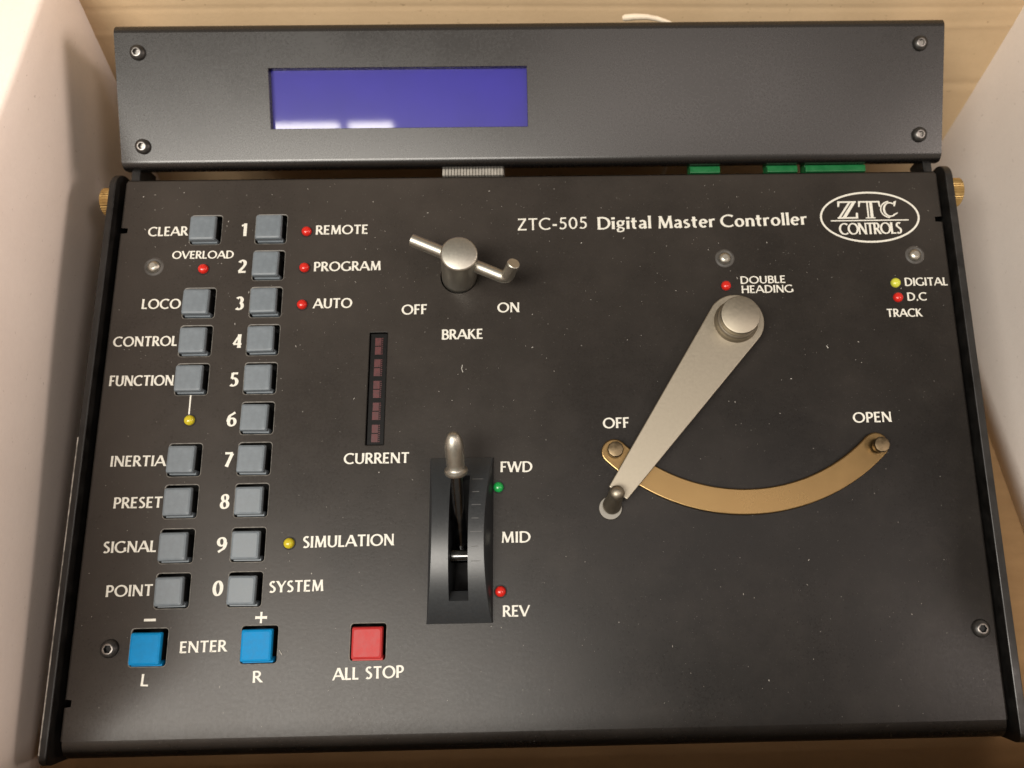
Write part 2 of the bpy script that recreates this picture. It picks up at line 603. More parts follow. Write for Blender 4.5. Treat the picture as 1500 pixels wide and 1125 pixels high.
def screw(pos, kind, parent=None, rr=2.75):
    bm = bmesh.new()
    n = 30
    def ring(r, z, nn=n, ph=0):
        return [(r * math.cos(2 * PI * i / nn + ph), r * math.sin(2 * PI * i / nn + ph), z) for i in range(nn)]
    def hexring(r, z):
        out = []
        for i in range(n):
            a = 2 * PI * i / n
            b = (a % (PI / 3)) - PI / 6
            out.append((r / math.cos(b) * math.cos(a), r / math.cos(b) * math.sin(a), z))
        return out
    loft(bm, [ring(rr, 0), ring(rr, 0.5), ring(rr * .93, 1.0), ring(rr * .78, 1.45), ring(rr * .60, 1.65)], mi=0)
    loft(bm, [ring(rr * .60, 1.65), ring(rr * .56, 1.72), hexring(rr * .40, 1.70)], mi=1)
    loft(bm, [hexring(rr * .40, 1.70), hexring(rr * .37, 0.4)], close_end=True, mi=2)
    o = part('screw', bm, [M_SCREW, M_SCRIM, M_DARK] if kind == 'k' else [M_SCREW, M_SCRIM, M_SCRIM], pos, parent=parent, smooth=True)
    return o


for p in [(12.9, 27.5), (294.4, 28.0)]:
    screw((*p, 0), 'k', rr=2.9)


def sunk_screw(pos):
    bm = bmesh.new()
    lathe(bm, [(3.5, 0.0), (3.1, 0.3), (2.8, 0.35), (2.35, 0.1), (2.2, 0.03)], 28, cap=False, mi=0)
    lathe(bm, [(2.2, 0.02), (2.1, 0.5), (1.7, 1.0), (1.0, 1.3)], 28, cap=False, mi=1)
    lathe(bm, [(1.0, 1.3), (0.7, 1.2), (0.05, 1.1)], 28, cap=True, mi=2)
    return part('screw', bm, [M_RIM, M_STEEL, M_STEEL], pos, smooth=True, label='small bright screw in a shallow dimple')


for p in [(13.8, 157.6), (218.4, 157.9), (287.7, 158.2)]:
    sunk_screw((*p, 0))

# ------------------------------------------------------------------ brake handle
bc = Vector((122.6, 152.5, -1.5))
bt = Vector((125.3, 152.9, 20.0))
bm = bmesh.new()
L = (bt - bc).length
lathe(bm, [(6.25, 0), (6.25, L - 0.75), (6.1, L - 0.45), (5.75, L - 0.08), (5.6, L)], 48)
o = part('brake_hub', bm, M_STEEL, tuple(bc), align_rot(bt - bc), smooth=True)
bm = bmesh.new()
pa, pb = Vector((108.3, 160.4, 14.2)), Vector((139.4, 147.2, 12.3))
dirn = (pb - pa).normalized()
pk = Vector((143.5, 149.5, 19.2))
el = pb + dirn * 1.2
pts = [pa, pa + (pb - pa) * .5, pb - dirn * 1.6]
for i in range(1, 7):
    t = i / 7
    pts.append((pb - dirn * 1.6) * (1 - t) ** 2 + (el + dirn * 0.6) * 2 * t * (1 - t) + (el + (pk - el) * 0.35) * t * t)
pts.append(el + (pk - el) * 0.4)
pts.append(pk - (pk - el).normalized() * 0.25)
pts.append(pk)
rd = [2.2] * (len(pts) - 1) + [1.95]
tube(bm, [tuple(p) for p in pts], rd, 24)
part('brake_rod', bm, M_STEEL, smooth=True)

# ------------------------------------------------------------------ current bar
bm = bmesh.new()
add_box(bm, BAR[0] + .1, BAR[1] - .1, BAR[2] + .1, BAR[3] - .1, -6, -0.9)
bar = part('current_meter', bm, M_BARBODY, bevel=(0.2, 2))
bar.data.materials[0] = M_BARBODY
seg = None
for i in range(5):
    y1 = 130.2 - i * 7.75
    bm = bmesh.new()
    for j in range(2):
        add_box(bm, 93.4 + random.uniform(-.05, .1), 95.6, y1 - 3.0 - 3.2 * j, y1 - 3.2 * j - .15, -0.92, -0.80)
    for j in range(9):
        yy = y1 - 0.2 - j * 0.7
        add_box(bm, 95.75, 96.15 + random.uniform(0, .15), yy - 0.35, yy, -0.92, -0.78)
    o = obj('meter_segment', bm, M_GLASSRED, bar)
# ------------------------------------------------------------------ reverser quadrant
QY0, QY1 = 33.0, 86.8
QC = (QY0 + QY1) / 2
QX = 124.6
SAG = 7.5
RQ = ((QY1 - QY0) ** 2 / 4 + SAG * SAG) / (2 * SAG)


def qz(y):
    return 1.0 + math.sqrt(RQ * RQ - (y - QC) ** 2) - (RQ - SAG)


def half(y):
    return 10.7 - 0.27 * (qz(y) - 1.0)


bm = bmesh.new()
S0, S1 = 121.6, 127.9
SY0, SY1 = 40.2, 80.5
ys = [QY0 + (QY1 - QY0) * i / 40 for i in range(41)]
ys = sorted(set([y for y in ys if min(abs(y - SY0), abs(y - SY1)) > .6] + [SY0, SY1]))
grid = []
for y in ys:
    z = qz(y)
    h = half(y)
    row = [(QX - 10.7, y, 0), (QX - h, y, z - 0.3), (QX - h + .3, y, z), (S0, y, z), (S1, y, z), (QX + h - .3, y, z), (QX + h, y, z - 0.3), (QX + 10.7, y, 0)]
    grid.append([bm.verts.new(V(*p)) for p in row])
for i in range(len(ys) - 1):
    a, b = grid[i], grid[i + 1]
    slot = ys[i] >= SY0 - 1e-6 and ys[i + 1] <= SY1 + 1e-6
    for j in range(7):
        if slot and j == 3:
            continue
        bm.faces.new((a[j], a[j + 1], b[j + 1], b[j]))
for r in (grid[0], grid[-1]):
    bm.faces.new(r)
# slot walls
i0, i1 = ys.index(SY0), ys.index(SY1)
for j in (3, 4):
    low = [bm.verts.new(V(S0 if j == 3 else S1, y, -8)) for y in ys[i0:i1 + 1]]
    top = [grid[i][j] for i in range(i0, i1 + 1)]
    for k in range(len(low) - 1):
        bm.faces.new((top[k], top[k + 1], low[k + 1], low[k]))
for i, step in ((i0, 3.0), (i1, -0.1)):
    z = qz(ys[i])
    y = ys[i]
    a, b = grid[i][3], grid[i][4]
    c = bm.verts.new(V(S1, y + step, z - 3.0))
    d = bm.verts.new(V(S0, y + step, z - 3.0))
    e = bm.verts.new(V(S1, y + step, -8))
    f = bm.verts.new(V(S0, y + step, -8))
    bm.faces.new((a, b, c, d))
    bm.faces.new((d, c, e, f))
quad = part('lever_quadrant', bm, M_QUAD, smooth=True)
for i, y in enumerate([79.2, 74.9, 70.6, 66.2, 61.9, 57.2, 52.6, 47.6]):
    bm = bmesh.new()
    x0, x1 = (128.6, 132.4) if i in (0, 4) else (129.0, 131.2) if i % 2 else (128.9, 131.9)
    z = qz(y)
    s = (qz(y + .15) - qz(y - .15)) / .3
    v = [bm.verts.new(V(x, yy, z + 0.04 + s * (yy - y))) for x, yy in ((x0, y - .13), (x1, y - .13), (x1, y + .13), (x0, y + .13))]
    bm.faces.new(v)
    obj('scale_mark', bm, M_TICK, quad)

# lever: stem, collar and bullet-shaped grip
piv = Vector((124.8, 57.0, -1.0))
col = Vector((124.9, 80.6, 16.2))
tip = Vector((124.9, 91.6, 24.6))
bm = bmesh.new()
tube(bm, [tuple(piv), tuple(col)], [1.9, 1.9], 20)
lever = part('reverser_lever', bm, M_STEM, smooth=True)
lever['label'] = 'slim chromed reversing lever stem with steel bullet grip'
bm = bmesh.new()
L = (tip - col).length
lathe(bm, [(2.2, -0.9), (3.5, -0.8), (3.75, -0.2), (3.65, 0.5), (3.0, 0.9), (2.75, 1.4), (2.85, 3.0), (2.95, 6.0), (3.0, 8.4), (2.95, 9.6), (2.75, 10.8), (2.35, 12.0),
           (1.8, L - 0.75), (1.15, L - 0.25), (0.6, L - 0.06), (0.02, L)], 40)
part('lever_grip', bm, M_STEEL, tuple(col), align_rot(tip - col), parent=lever, smooth=True)
bm = bmesh.new()
lathe(bm, [(2.4, -3.0), (2.4, 3.0)], 32)
part('lever_pivot', bm, M_STEM, (124.75, 54.6, 0.2), Matrix.Rotation(PI / 2, 4, 'Y'), smooth=True)

# ------------------------------------------------------------------ regulator: arc plate, posts, arm, knob, pin
AC = Vector((220.6, 134.6))
RO, RI = 68.7, 60.0


def polar(r, a):
    return (AC.x + r * math.cos(a), AC.y + r * math.sin(a))


aL = math.atan2(88.6 - AC.y, 176.9 - AC.x)
aR = math.atan2(88.4 - AC.y, 266.0 - AC.x)
RM = 64.4
out = [polar(RO, aL + (aR - aL) * i / 60) for i in range(61)]
# rounded right end
cx, cy = polar(RM, aR)
hw = (RO - RI) / 2
out += [(cx + hw * math.cos(aR + PI * i / 12), cy + hw * math.sin(aR + PI * i / 12)) for i in range(1, 12)]
out += [polar(RI, aR + (aL - aR) * i / 60) for i in range(61)]
cx, cy = polar(RM, aL)
out += [(cx + hw * math.cos(aL + PI + PI * i / 12), cy + hw * math.sin(aL + PI + PI * i / 12)) for i in range(1, 12)]
bm = bmesh.new()
prism(bm, out, 0.0, 2.0)
arc = part('regulator_arc', bm, M_BRASS, (0, 0, 0.05), bevel=(0.45, 3))
arc['label'] = 'curved brass guide strip with rounded ends'
for r_, a in ((RM - 0.4, aL), (RM + 0.6, aR)):
    x, y = polar(r_, a)
    bm = bmesh.new()
    lathe(bm, [(2.0, 0), (2.0, 2.0), (2.6, 2.4), (2.75, 4.6), (2.5, 5.0), (2.1, 5.1)], 10)
    obj('stop_post', bm, M_POST, None, (0, 0, 0), smooth=True)
    o = C.objects[-1]
    o.parent = arc
    o.location = V(x, y, 1.0)

pv = Vector((219.4, 131.7))
tp = Vector((176.9, 74.6))
d = (tp - pv).normalized()
n = Vector((-d.y, d.x))
rb = 9.8
Lr = (tp - pv).length
pts = []
a0 = math.atan2(n.y, n.x)
# big round end, from +n side round the back to -n side
for i in range(33):
    a = a0 - PI * i / 32 - 0.0
    pts.append((pv.x - 0 + rb * math.cos(a + PI * 0), pv.y + rb * math.sin(a)))
# orientation check: middle point must lie away from the tip
mid = Vector(pts[16])
if (mid - pv).dot(d) > 0:
    pts = [(pv.x + rb * math.cos(a0 + PI * i / 32), pv.y + rb * math.sin(a0 + PI * i / 32)) for i in range(33)]
wt = 4.3
e = pv + d * (Lr + 1.0)
lf = 1 if n.x < 0 else -1      # the side away from the arc is cut a little narrower
wp, wm = (3.1, wt) if lf > 0 else (wt, 3.1)
pts += [tuple(e - n * wm), tuple(e + n * wp)] if (Vector(pts[-1]) - pv).dot(n) < 0 else [tuple(e + n * wp), tuple(e - n * wm)]
bm = bmesh.new()
prism(bm, pts, 4.6, 7.2)
arm = part('regulator_arm', bm, M_ARM, bevel=(0.35, 3))
arm['label'] = 'long tapered nickel regulator arm pointing down left'
bm = bmesh.new()
lathe(bm, [(7.7, 7.2), (7.5, 7.8), (7.3, 8.1), (7.2, 8.3), (7.15, 9.8), (6.9, 10.4), (6.45, 10.7), (6.6, 11.0), (6.6, 14.7), (6.5, 14.9), (6.25, 15.0)], 56)
part('pivot_knob', bm, M_ARM, (pv.x, pv.y, 0), parent=None, smooth=True).name = 'pivot_knob'
bm = bmesh.new()
lathe(bm, [(4.0, 0), (4.0, 0.7), (3.75, 1.0), (1.5, 1.0)], 36)
part('washer', bm, M_WASHER, (174.5, 69.1, 0.05), smooth=True)
pin0 = Vector((174.9, 69.8, 0.9))
pin1 = Vector((176.3, 73.4, 11.5))
bm = bmesh.new()
L = (pin1 - pin0).length
lathe(bm, [(3.1, 0), (3.15, 0.3), (3.1, 1.2), (3.0, 1.9), (2.9, 2.3), (2.7, 3.2), (2.45, L - 2.6), (2.3, L - 2.2), (2.55, L - 1.3), (2.5, L - 0.3), (2.05, L + 0.7), (1.2, L + 1.35), (0.1, L + 1.6)], 32)
part('handle_pin', bm, M_ARM, tuple(pin0), align_rot(pin1 - pin0), smooth=True)

# ------------------------------------------------------------------ display housing (own frame: x right, v up the face, n out)
DT = math.atan2(14.2, 43.9)
M_D = Matrix.Translation(V(-0.3, 196.6, 2.9)) @ Matrix.Rotation(DT, 4, 'X')
DW, DHh = 301.2, 46.0
bm = bmesh.new()
WX0, WX1, WY0, WY1 = 54.4, 148.2, 11.6, 33.3
xs = [0, WX0, WX1, DW]
ysd = [0.8, WY0, WY1, DHh]
gv = {(i, j): bm.verts.new(V(x, y, 0)) for i, x in enumerate(xs) for j, y in enumerate(ysd)}
for i in range(3):
    for j in range(3):
        if (i, j) != (1, 1):
            bm.faces.new((gv[i, j], gv[i + 1, j], gv[i + 1, j + 1], gv[i, j + 1]))
loft(bm, [[(WX0, WY0, 0), (WX1, WY0, 0), (WX1, WY1, 0), (WX0, WY1, 0)], [(WX0 + .15, WY0 + .15, -.15), (WX1 - .15, WY0 + .15, -.15), (WX1 - .15, WY1 - .15, -.15), (WX0 + .15, WY1 - .15, -.15)],
          [(WX0 + .15, WY0 + .15, -3.2), (WX1 - .15, WY0 + .15, -3.2), (WX1 - .15, WY1 - .15, -3.2), (WX0 + .15, WY1 - .15, -3.2)]])
lowp = []
for i in range(11):
    a = math.radians(80) * i / 10
    lowp.append((0.8 - 3.1 * math.sin(a), -3.1 * (1 - math.cos(a))))
lowp.append((lowp[-1][0] - 0.1, lowp[-1][1] - 2.5))
lowp.append((lowp[-1][0] + 16, lowp[-1][1] - 14))
upp = [(DHh + 3.2 * math.sin(a), -3.2 * (1 - math.cos(a))) for a in [math.radians(92) * i / 7 for i in range(8)]] + [(DHh + 1.0, -26)]
vl = loft(bm, [[(x, y, z) for y, z in lowp] for x in (0, DW)], closed=False)
vu = loft(bm, [[(x, y, z) for y, z in upp] for x in (0, DW)], closed=False)
for side in (0, 1):
    chain = [v for v in vl[side]] + [v for v in vu[side]][::-1]
    bm.faces.new(chain)
bmesh.ops.remove_doubles(bm, verts=bm.verts, dist=0.0000005)
disp = part('display_housing', bm, M_DISP, smooth=True, bevel=None)
disp.matrix_local = M_P @ M_D
disp['label'] = 'long satin black display housing tilted up above the panel'
bm = bmesh.new()
add_box(bm, WX0 - 3, WX1 + 3, WY0 - 3, WY1 + 3, -5, -2.6)
obj('lcd_screen', bm, M_LCD, disp, label='blank violet blue screen with a bright reflection')
for p in [(8.3, 39.0), (8.2, 5.9), (292.2, 39.9), (292.6, 7.2)]:
    o = screw((*p, 0), 's', parent=disp, rr=2.75)

# brackets, thumb screws
for x in (3.0, 297.0):
    bm = bmesh.new()
    add_box(bm, x - 1.6, x + 1.6, 186, 199, -12, -1.0)
    part('hinge_bracket', bm, M_RAIL, bevel=(0.3, 2))
for x0, x1 in ((-8.4, -4.3), (304.4, 309.0)):
    bm = bmesh.new()
    n = 72
    def kr(x, r, kn):
        return [(x, (r + (0.22 if (i % 2 and kn) else 0)) * math.cos(2 * PI * i / n), (r + (0.22 if (i % 2 and kn) else 0)) * math.sin(2 * PI * i / n)) for i in range(n)]
    loft(bm, [kr(x0, 4.6, 0), kr(x0 + .4, 5.1, 1), kr(x1 - .4, 5.1, 1), kr(x1, 4.6, 0)], True, True)
    part('thumb_screw', bm, M_KNURL, (0, 184.6, -4.0), label='knurled brass thumb screw')
# ribbon connector and terminal blocks in the gap
bm = bmesh.new()
for i in range(20):
    x = 115.6 + i * 1.13
    add_box(bm, x, x + 0.8, 193.2, 199, -7, -2.5 + 0.1 * (i % 2))
add_box(bm, 115.4, 138.2, 193.5, 198.8, -8, -3.2)
part('ribbon_connector', bm, M_RIBBON)
for x0, x1 in ((208.0, 219.3), (237.1, 248.5), (251.5, 274.2)):
    bm = bmesh.new()
    add_box(bm, x0, x1, 193.0, 195.6, -9, -2.2)
    add_box(bm, x0, x1, 195.6, 202.0, -9, -3.4)
    part('terminal_block', bm, M_GREEN, bevel=(0.25, 2))

# ------------------------------------------------------------------ lettering: own stroke alphabet


def arcp(cx, cy, rx, ry, a0, a1, n=16):
    return [(cx + rx * math.cos(math.radians(a0 + (a1 - a0) * i / n)), cy + ry * math.sin(math.radians(a0 + (a1 - a0) * i / n))) for i in range(n + 1)]


O_ = .46
# glyph: (advance width, [(points, weight, clip)])
GL = {
    'A': (.80, [([(-.04, -.08), (.415, 1.08)], .8, 1), ([(.37, 1.08), (.84, -.08)], 1.1, 1), ([(.17, .33), (.64, .33)], .9, 0)]),
    'B': (.55, [([(.08, 0), (.08, 1)], 1, 0), ([(.08, .95), (.28, .95)] + arcp(.28, .74, .20, .21, 90, -90) + [(.08, .53)], 1, 0), ([(.08, .53), (.30, .53)] + arcp(.30, .29, .24, .24, 90, -90) + [(.08, .05)], 1, 0)]),
    'C': (.78, [(arcp(.48, .5, .44, .46, 50, 310, 28), 1, 0)]),
    'D': (.78, [([(.08, 0), (.08, 1)], 1, 0), ([(.08, .95), (.30, .95)] + arcp(.30, .5, .42, .45, 90, -90, 24) + [(.08, .05)], 1, 0)]),
    'E': (.50, [([(.08, 0), (.08, 1)], 1, 0), ([(.08, .945), (.48, .945)], 1, 0), ([(.08, .52), (.42, .52)], 1, 0), ([(.08, .055), (.49, .055)], 1, 0)]),
    'F': (.47, [([(.08, 0), (.08, 1)], 1, 0), ([(.08, .945), (.47, .945)], 1, 0), ([(.08, .50), (.41, .50)], 1, 0)]),
    'G': (.84, [(arcp(.48, .5, .44, .46, 52, 330, 28), 1, 0), ([(.78, .44), (.78, .10)], 1, 0)]),
    'H': (.74, [([(.08, 0), (.08, 1)], 1, 0), ([(.66, 0), (.66, 1)], 1, 0), ([(.08, .51), (.66, .51)], 1, 0)]),
    'I': (.17, [([(.085, 0), (.085, 1)], 1, 0)]),
    'K': (.66, [([(.08, 0), (.08, 1)], 1, 0), ([(.10, .48), (.60, 1.06)], .85, 1), ([(.20, .60), (.68, -.08)], 1.05, 1)]),
    'L': (.46, [([(.08, 0), (.08, 1)], 1, 0), ([(.08, .055), (.46, .055)], 1, 0)]),
    'M': (.92, [([(.10, 0), (.155, 1)], .72, 0), ([(.14, 1.05), (.47, .05)], 1.05, 1), ([(.45, .05), (.79, 1.05)], .8, 1), ([(.77, 1), (.84, 0)], 1, 0)]),
    'N': (.76, [([(.08, 0), (.08, 1)], .75, 0), ([(.04, 1.06), (.72, -.06)], 1.1, 1), ([(.68, 0), (.68, 1)], .75, 0)]),
    'O': (.94, [(arcp(.47, .5, .42, .455, 90, 450, 40), 1, 2)]),
    'P': (.53, [([(.08, 0), (.08, 1)], 1, 0), ([(.08, .95), (.27, .95)] + arcp(.27, .70, .22, .25, 90, -90) + [(.08, .45)], 1, 0)]),
    'R': (.60, [([(.08, 0), (.08, 1)], 1, 0), ([(.08, .95), (.26, .95)] + arcp(.26, .72, .21, .23, 90, -90) + [(.10, .49)], 1, 0), ([(.24, .52), (.63, -.06)], 1.05, 1)]),
    'S': (.50, [(arcp(.26, .735, .17, .215, 40, 200, 14) + arcp(.24, .27, .20, .225, 48, -140, 18), 1.0, 0)]),
    'T': (.62, [([(.31, 0), (.31, 1)], 1, 0), ([(0, .945), (.62, .945)], 1, 0)]),
    'U': (.72, [([(.08, 1), (.08, .36)] + arcp(.36, .33, .28, .29, 180, 360, 20) + [(.64, 1)], .95, 0)]),
    'V': (.74, [([(-.03, 1.06), (.38, -.02)], 1.05, 1), ([(.35, -.02), (.77, 1.06)], .78, 1)]),
    'W': (1.08, [([(-.02, 1.06), (.29, -.02)], 1.05, 1), ([(.27, -.02), (.55, 1.02)], .78, 1), ([(.53, 1.02), (.81, -.02)], 1.05, 1), ([(.79, -.02), (1.10, 1.06)], .78, 1)]),
    'Y': (.68, [([(-.02, 1.06), (.34, .44)], 1.05, 1), ([(.33, .42), (.70, 1.06)], .78, 1), ([(.34, 0), (.34, .48)], 1, 0)]),
    'Z': (.64, [([(.04, .945), (.60, .945)], 1, 0), ([(.55, .93), (.07, .07)], 1.1, 0), ([(.02, .055), (.63, .055)], 1, 0)]),
    '.': (.20, [([(.04, .07), (.18, .07)], 1.35, 0)]),
    '-': (.36, [([(.03, .38), (.33, .38)], 1.3, 0)]),
    ' ': (.30, []),
    '0': (.62, [(arcp(.31, .5, .24, .45, 90, 450, 36), 1, 2)]),
    '1': (.34, [([(.22, 0), (.22, .5), (.22, 1)], 1.0, 3), ([(.22, .90), (.08, .86), (-.04, .80)], 1.1, 3)]),
    '2': (.56, [(arcp(.27, .72, .20, .235, 160, -20, 16) + [(.36, .45), (.06, .08)], 1, 0), ([(.03, .07), (.54, .07)], 1.15, 0)]),
    '3': (.54, [(arcp(.24, .745, .18, .21, 150, -75, 16), 1, 0), (arcp(.23, .30, .23, .25, 80, -140, 20), 1, 0)]),
    '4': (.60, [([(.41, 0), (.41, 1)], 1, 0), ([(.44, 1.02), (.02, .27)], .75, 1), ([(.02, .28), (.58, .28)], 1, 0)]),
    '5': (.54, [([(.50, .94), (.14, .94)], 1.1, 0), ([(.15, .97), (.12, .56)], .75, 0), ([(.11, .56)] + arcp(.22, .32, .24, .27, 88, -135, 22), 1, 0)]),
    '6': (.60, [([(.50, .96), (.32, .84)] + arcp(.34, .42, .26, .42, 125, 180, 8) + [(.08, .34)], 1, 0), (arcp(.31, .30, .215, .255, 90, 450, 30), .9, 2)]),
    '7': (.56, [([(.03, .93), (.54, .93)], 1.15, 0), ([(.51, .92), (.17, 0)], 1.05, 0)]),
    '8': (.56, [(arcp(.28, .745, .17, .205, 90, 450, 28), .9, 2), (arcp(.28, .28, .21, .235, 90, 450, 30), .95, 2)]),
    '9': (.60, [([(.10, .04), (.28, .16)] + arcp(.26, .58, .26, .42, -55, 0, 8) + [(.52, .66)], 1, 0), (arcp(.29, .70, .215, .255, 90, 450, 30), .9, 2)]),
    '+': (.60, [([(.30, 0), (.30, 1)], 1, 0), ([(0, .5), (.60, .5)], 1.4, 0)]),
    'i': (.19, [([(.095, 0), (.095, .66)], 1, 0), ([(.095, .80), (.095, .96)], 1.15, 0)]),
    'g': (.54, [(arcp(.26, .47, .17, .19, 90, 450, 26), .85, 2), ([(.40, .62), (.54, .64)], .85, 0), ([(.16, .31), (.09, .22), (.17, .13), (.36, .10), (.46, .02), (.43, -.14), (.26, -.22), (.09, -.17), (.06, -.06), (.16, .04)], .8, 0)]),
    't': (.38, [([(.16, .88), (.16, .20)] + arcp(.27, .17, .11, .12, 180, 290, 8), 1, 0), ([(.0, .60), (.36, .60)], .95, 0)]),
    'a': (.50, [(arcp(.24, .47, .16, .17, 150, 0, 12) + [(.40, .12), (.44, .01)], 1, 0), ([(.40, .38), (.22, .33)] + arcp(.20, .19, .12, .14, 110, 290, 12) + [(.40, .16)], .9, 0)]),
    'l': (.19, [([(.095, 0), (.095, 1.03)], 1, 0)]),
    's': (.42, [(arcp(.21, .49, .12, .14, 45, 215, 12) + arcp(.19, .185, .15, .145, 50, -140, 14), 1, 0)]),
    'e': (.54, [(arcp(.27, .33, .20, .30, 315, 20, 26)[::1], 1, 0), ([(.07, .36), (.46, .38)], .8, 0)]),
    'r': (.38, [([(.09, 0), (.09, .66)], 1, 0), ([(.09, .45), (.18, .60), (.28, .63), (.37, .60)], 1, 0)]),
    'o': (.58, [(arcp(.29, .33, .22, .295, 90, 450, 30), 1, 2)]),
    'n': (.55, [([(.09, 0), (.09, .66)], 1, 0), ([(.09, .46)] + arcp(.28, .43, .18, .19, 140, 0, 12) + [(.46, 0)], 1, 0)]),
}
GL['e'] = (.54, [(arcp(.27, .33, .20, .30, 8, 315, 26), 1, 0), ([(.07, .36), (.47, .36)], .8, 0)])
GL['w'] = GL['W']


def clip_poly(poly, y, keep_above):
    out = []
    for i in range(len(poly)):
        a, b = poly[i], poly[(i + 1) % len(poly)]
        ina = (a[1] >= y) == keep_above
        inb = (b[1] >= y) == keep_above
        if ina:
            out.append(a)
        if ina != inb:
            t = (y - a[1]) / (b[1] - a[1])
            out.append((a[0] + t * (b[0] - a[0]), y))
    return out


def stroke_polys(pts, wt, T, thin, clip):
    n = len(pts)
    closed = clip == 2
    # densify straight two-point strokes so the ends can flare
    if n == 2:
        a, b = pts
        pts = [(a[0] + (b[0] - a[0]) * t, a[1] + (b[1] - a[1]) * t) for t in (0, .08, .2, .5, .8, .92, 1)]
        n = 7
    acc = [0]
    for a, b in zip(pts, pts[1:]):
        acc.append(acc[-1] + math.hypot(b[0] - a[0], b[1] - a[1]))
    tot = acc[-1]
    Lp, Rp = [], []
    for i, p in enumerate(pts):
        if closed:
            q0, q1 = pts[(i - 1) % (n - 1)], pts[(i + 1) % (n - 1)]
        else:
            q0, q1 = pts[max(i - 1, 0)], pts[min(i + 1, n - 1)]
        dx, dy = q1[0] - q0[0], q1[1] - q0[1]
        l = math.hypot(dx, dy) or 1
        dx, dy = dx / l, dy / l
        th = math.atan2(dy, dx)
        wd = T * wt * (thin + (1 - thin) * math.cos(th - math.radians(100)) ** 2)
        if clip < 2:
            e = min(acc[i], tot - acc[i])
            wd *= 1 + 0.20 * max(0, 1 - e / .18)
        Lp.append((p[0] - dy * wd / 2, p[1] + dx * wd / 2))
        Rp.append((p[0] + dy * wd / 2, p[1] - dx * wd / 2))
    out = []
    for i in range(n - 1):
        q = [Rp[i], Rp[i + 1], Lp[i + 1], Lp[i]]
        if clip == 1:
            q = clip_poly(q, 0, True)
            if q:
                q = clip_poly(q, 1, False)
        if len(q) > 2:
            out.append(q)
    return out


WEIGHT = {'n': (.20, .66, .13), 's': (.20, .68, .12), 'm': (.145, .75, .13), 'b': (.205, .58, .10), 'd': (.235, .50, .1), 'x': (.18, .9, 0), 'c': (.17, .6, .03)}


def lettering(s, x0, y0, x1, y1, cap, kind, parent=None):
    T, thin, gap = WEIGHT[kind]
    tot = sum(GL[c][0] for c in s) + gap * (len(s) - 1)
    Lx = math.hypot(x1 - x0, y1 - y0)
    ang = math.atan2(y1 - y0, x1 - x0)
    sx = Lx / tot
    if kind == 'd':
        sx = min(sx, cap * 1.02)
    if s == 'I' or s == '1':
        sx = cap
    bm = bmesh.new()
    x = 0
    k = 0
    ca, sa = math.cos(ang), math.sin(ang)
    for c in s:
        adv, strokes = GL[c]
        for pts, wt, clip in strokes:
            k += 1
            z = 0.02 + 0.004 * (k % 3)
            ratio = sx / cap
            pp = [(p[0] * ratio, p[1]) for p in pts]
            for q in stroke_polys(pp, wt, T, thin, clip):
                vs = []
                for px, py in q:
                    X = x * sx + px * cap
                    Y = py * cap
                    vs.append(bm.verts.new(V(x0 + X * ca - Y * sa, y0 + X * sa + Y * ca, z)))
                try:
                    bm.faces.new(vs)
                except ValueError:
                    pass
        x += adv + gap
    for f in bm.faces:
        f.normal_update()
        if f.normal.z < 0:
            f.normal_flip()
    o = part('lettering', bm, M_PRINT, recalc=False)
    o['label'] = 'white printed marking ' + {'-': 'minus sign', '+': 'plus sign'}.get(s, s)
    return o


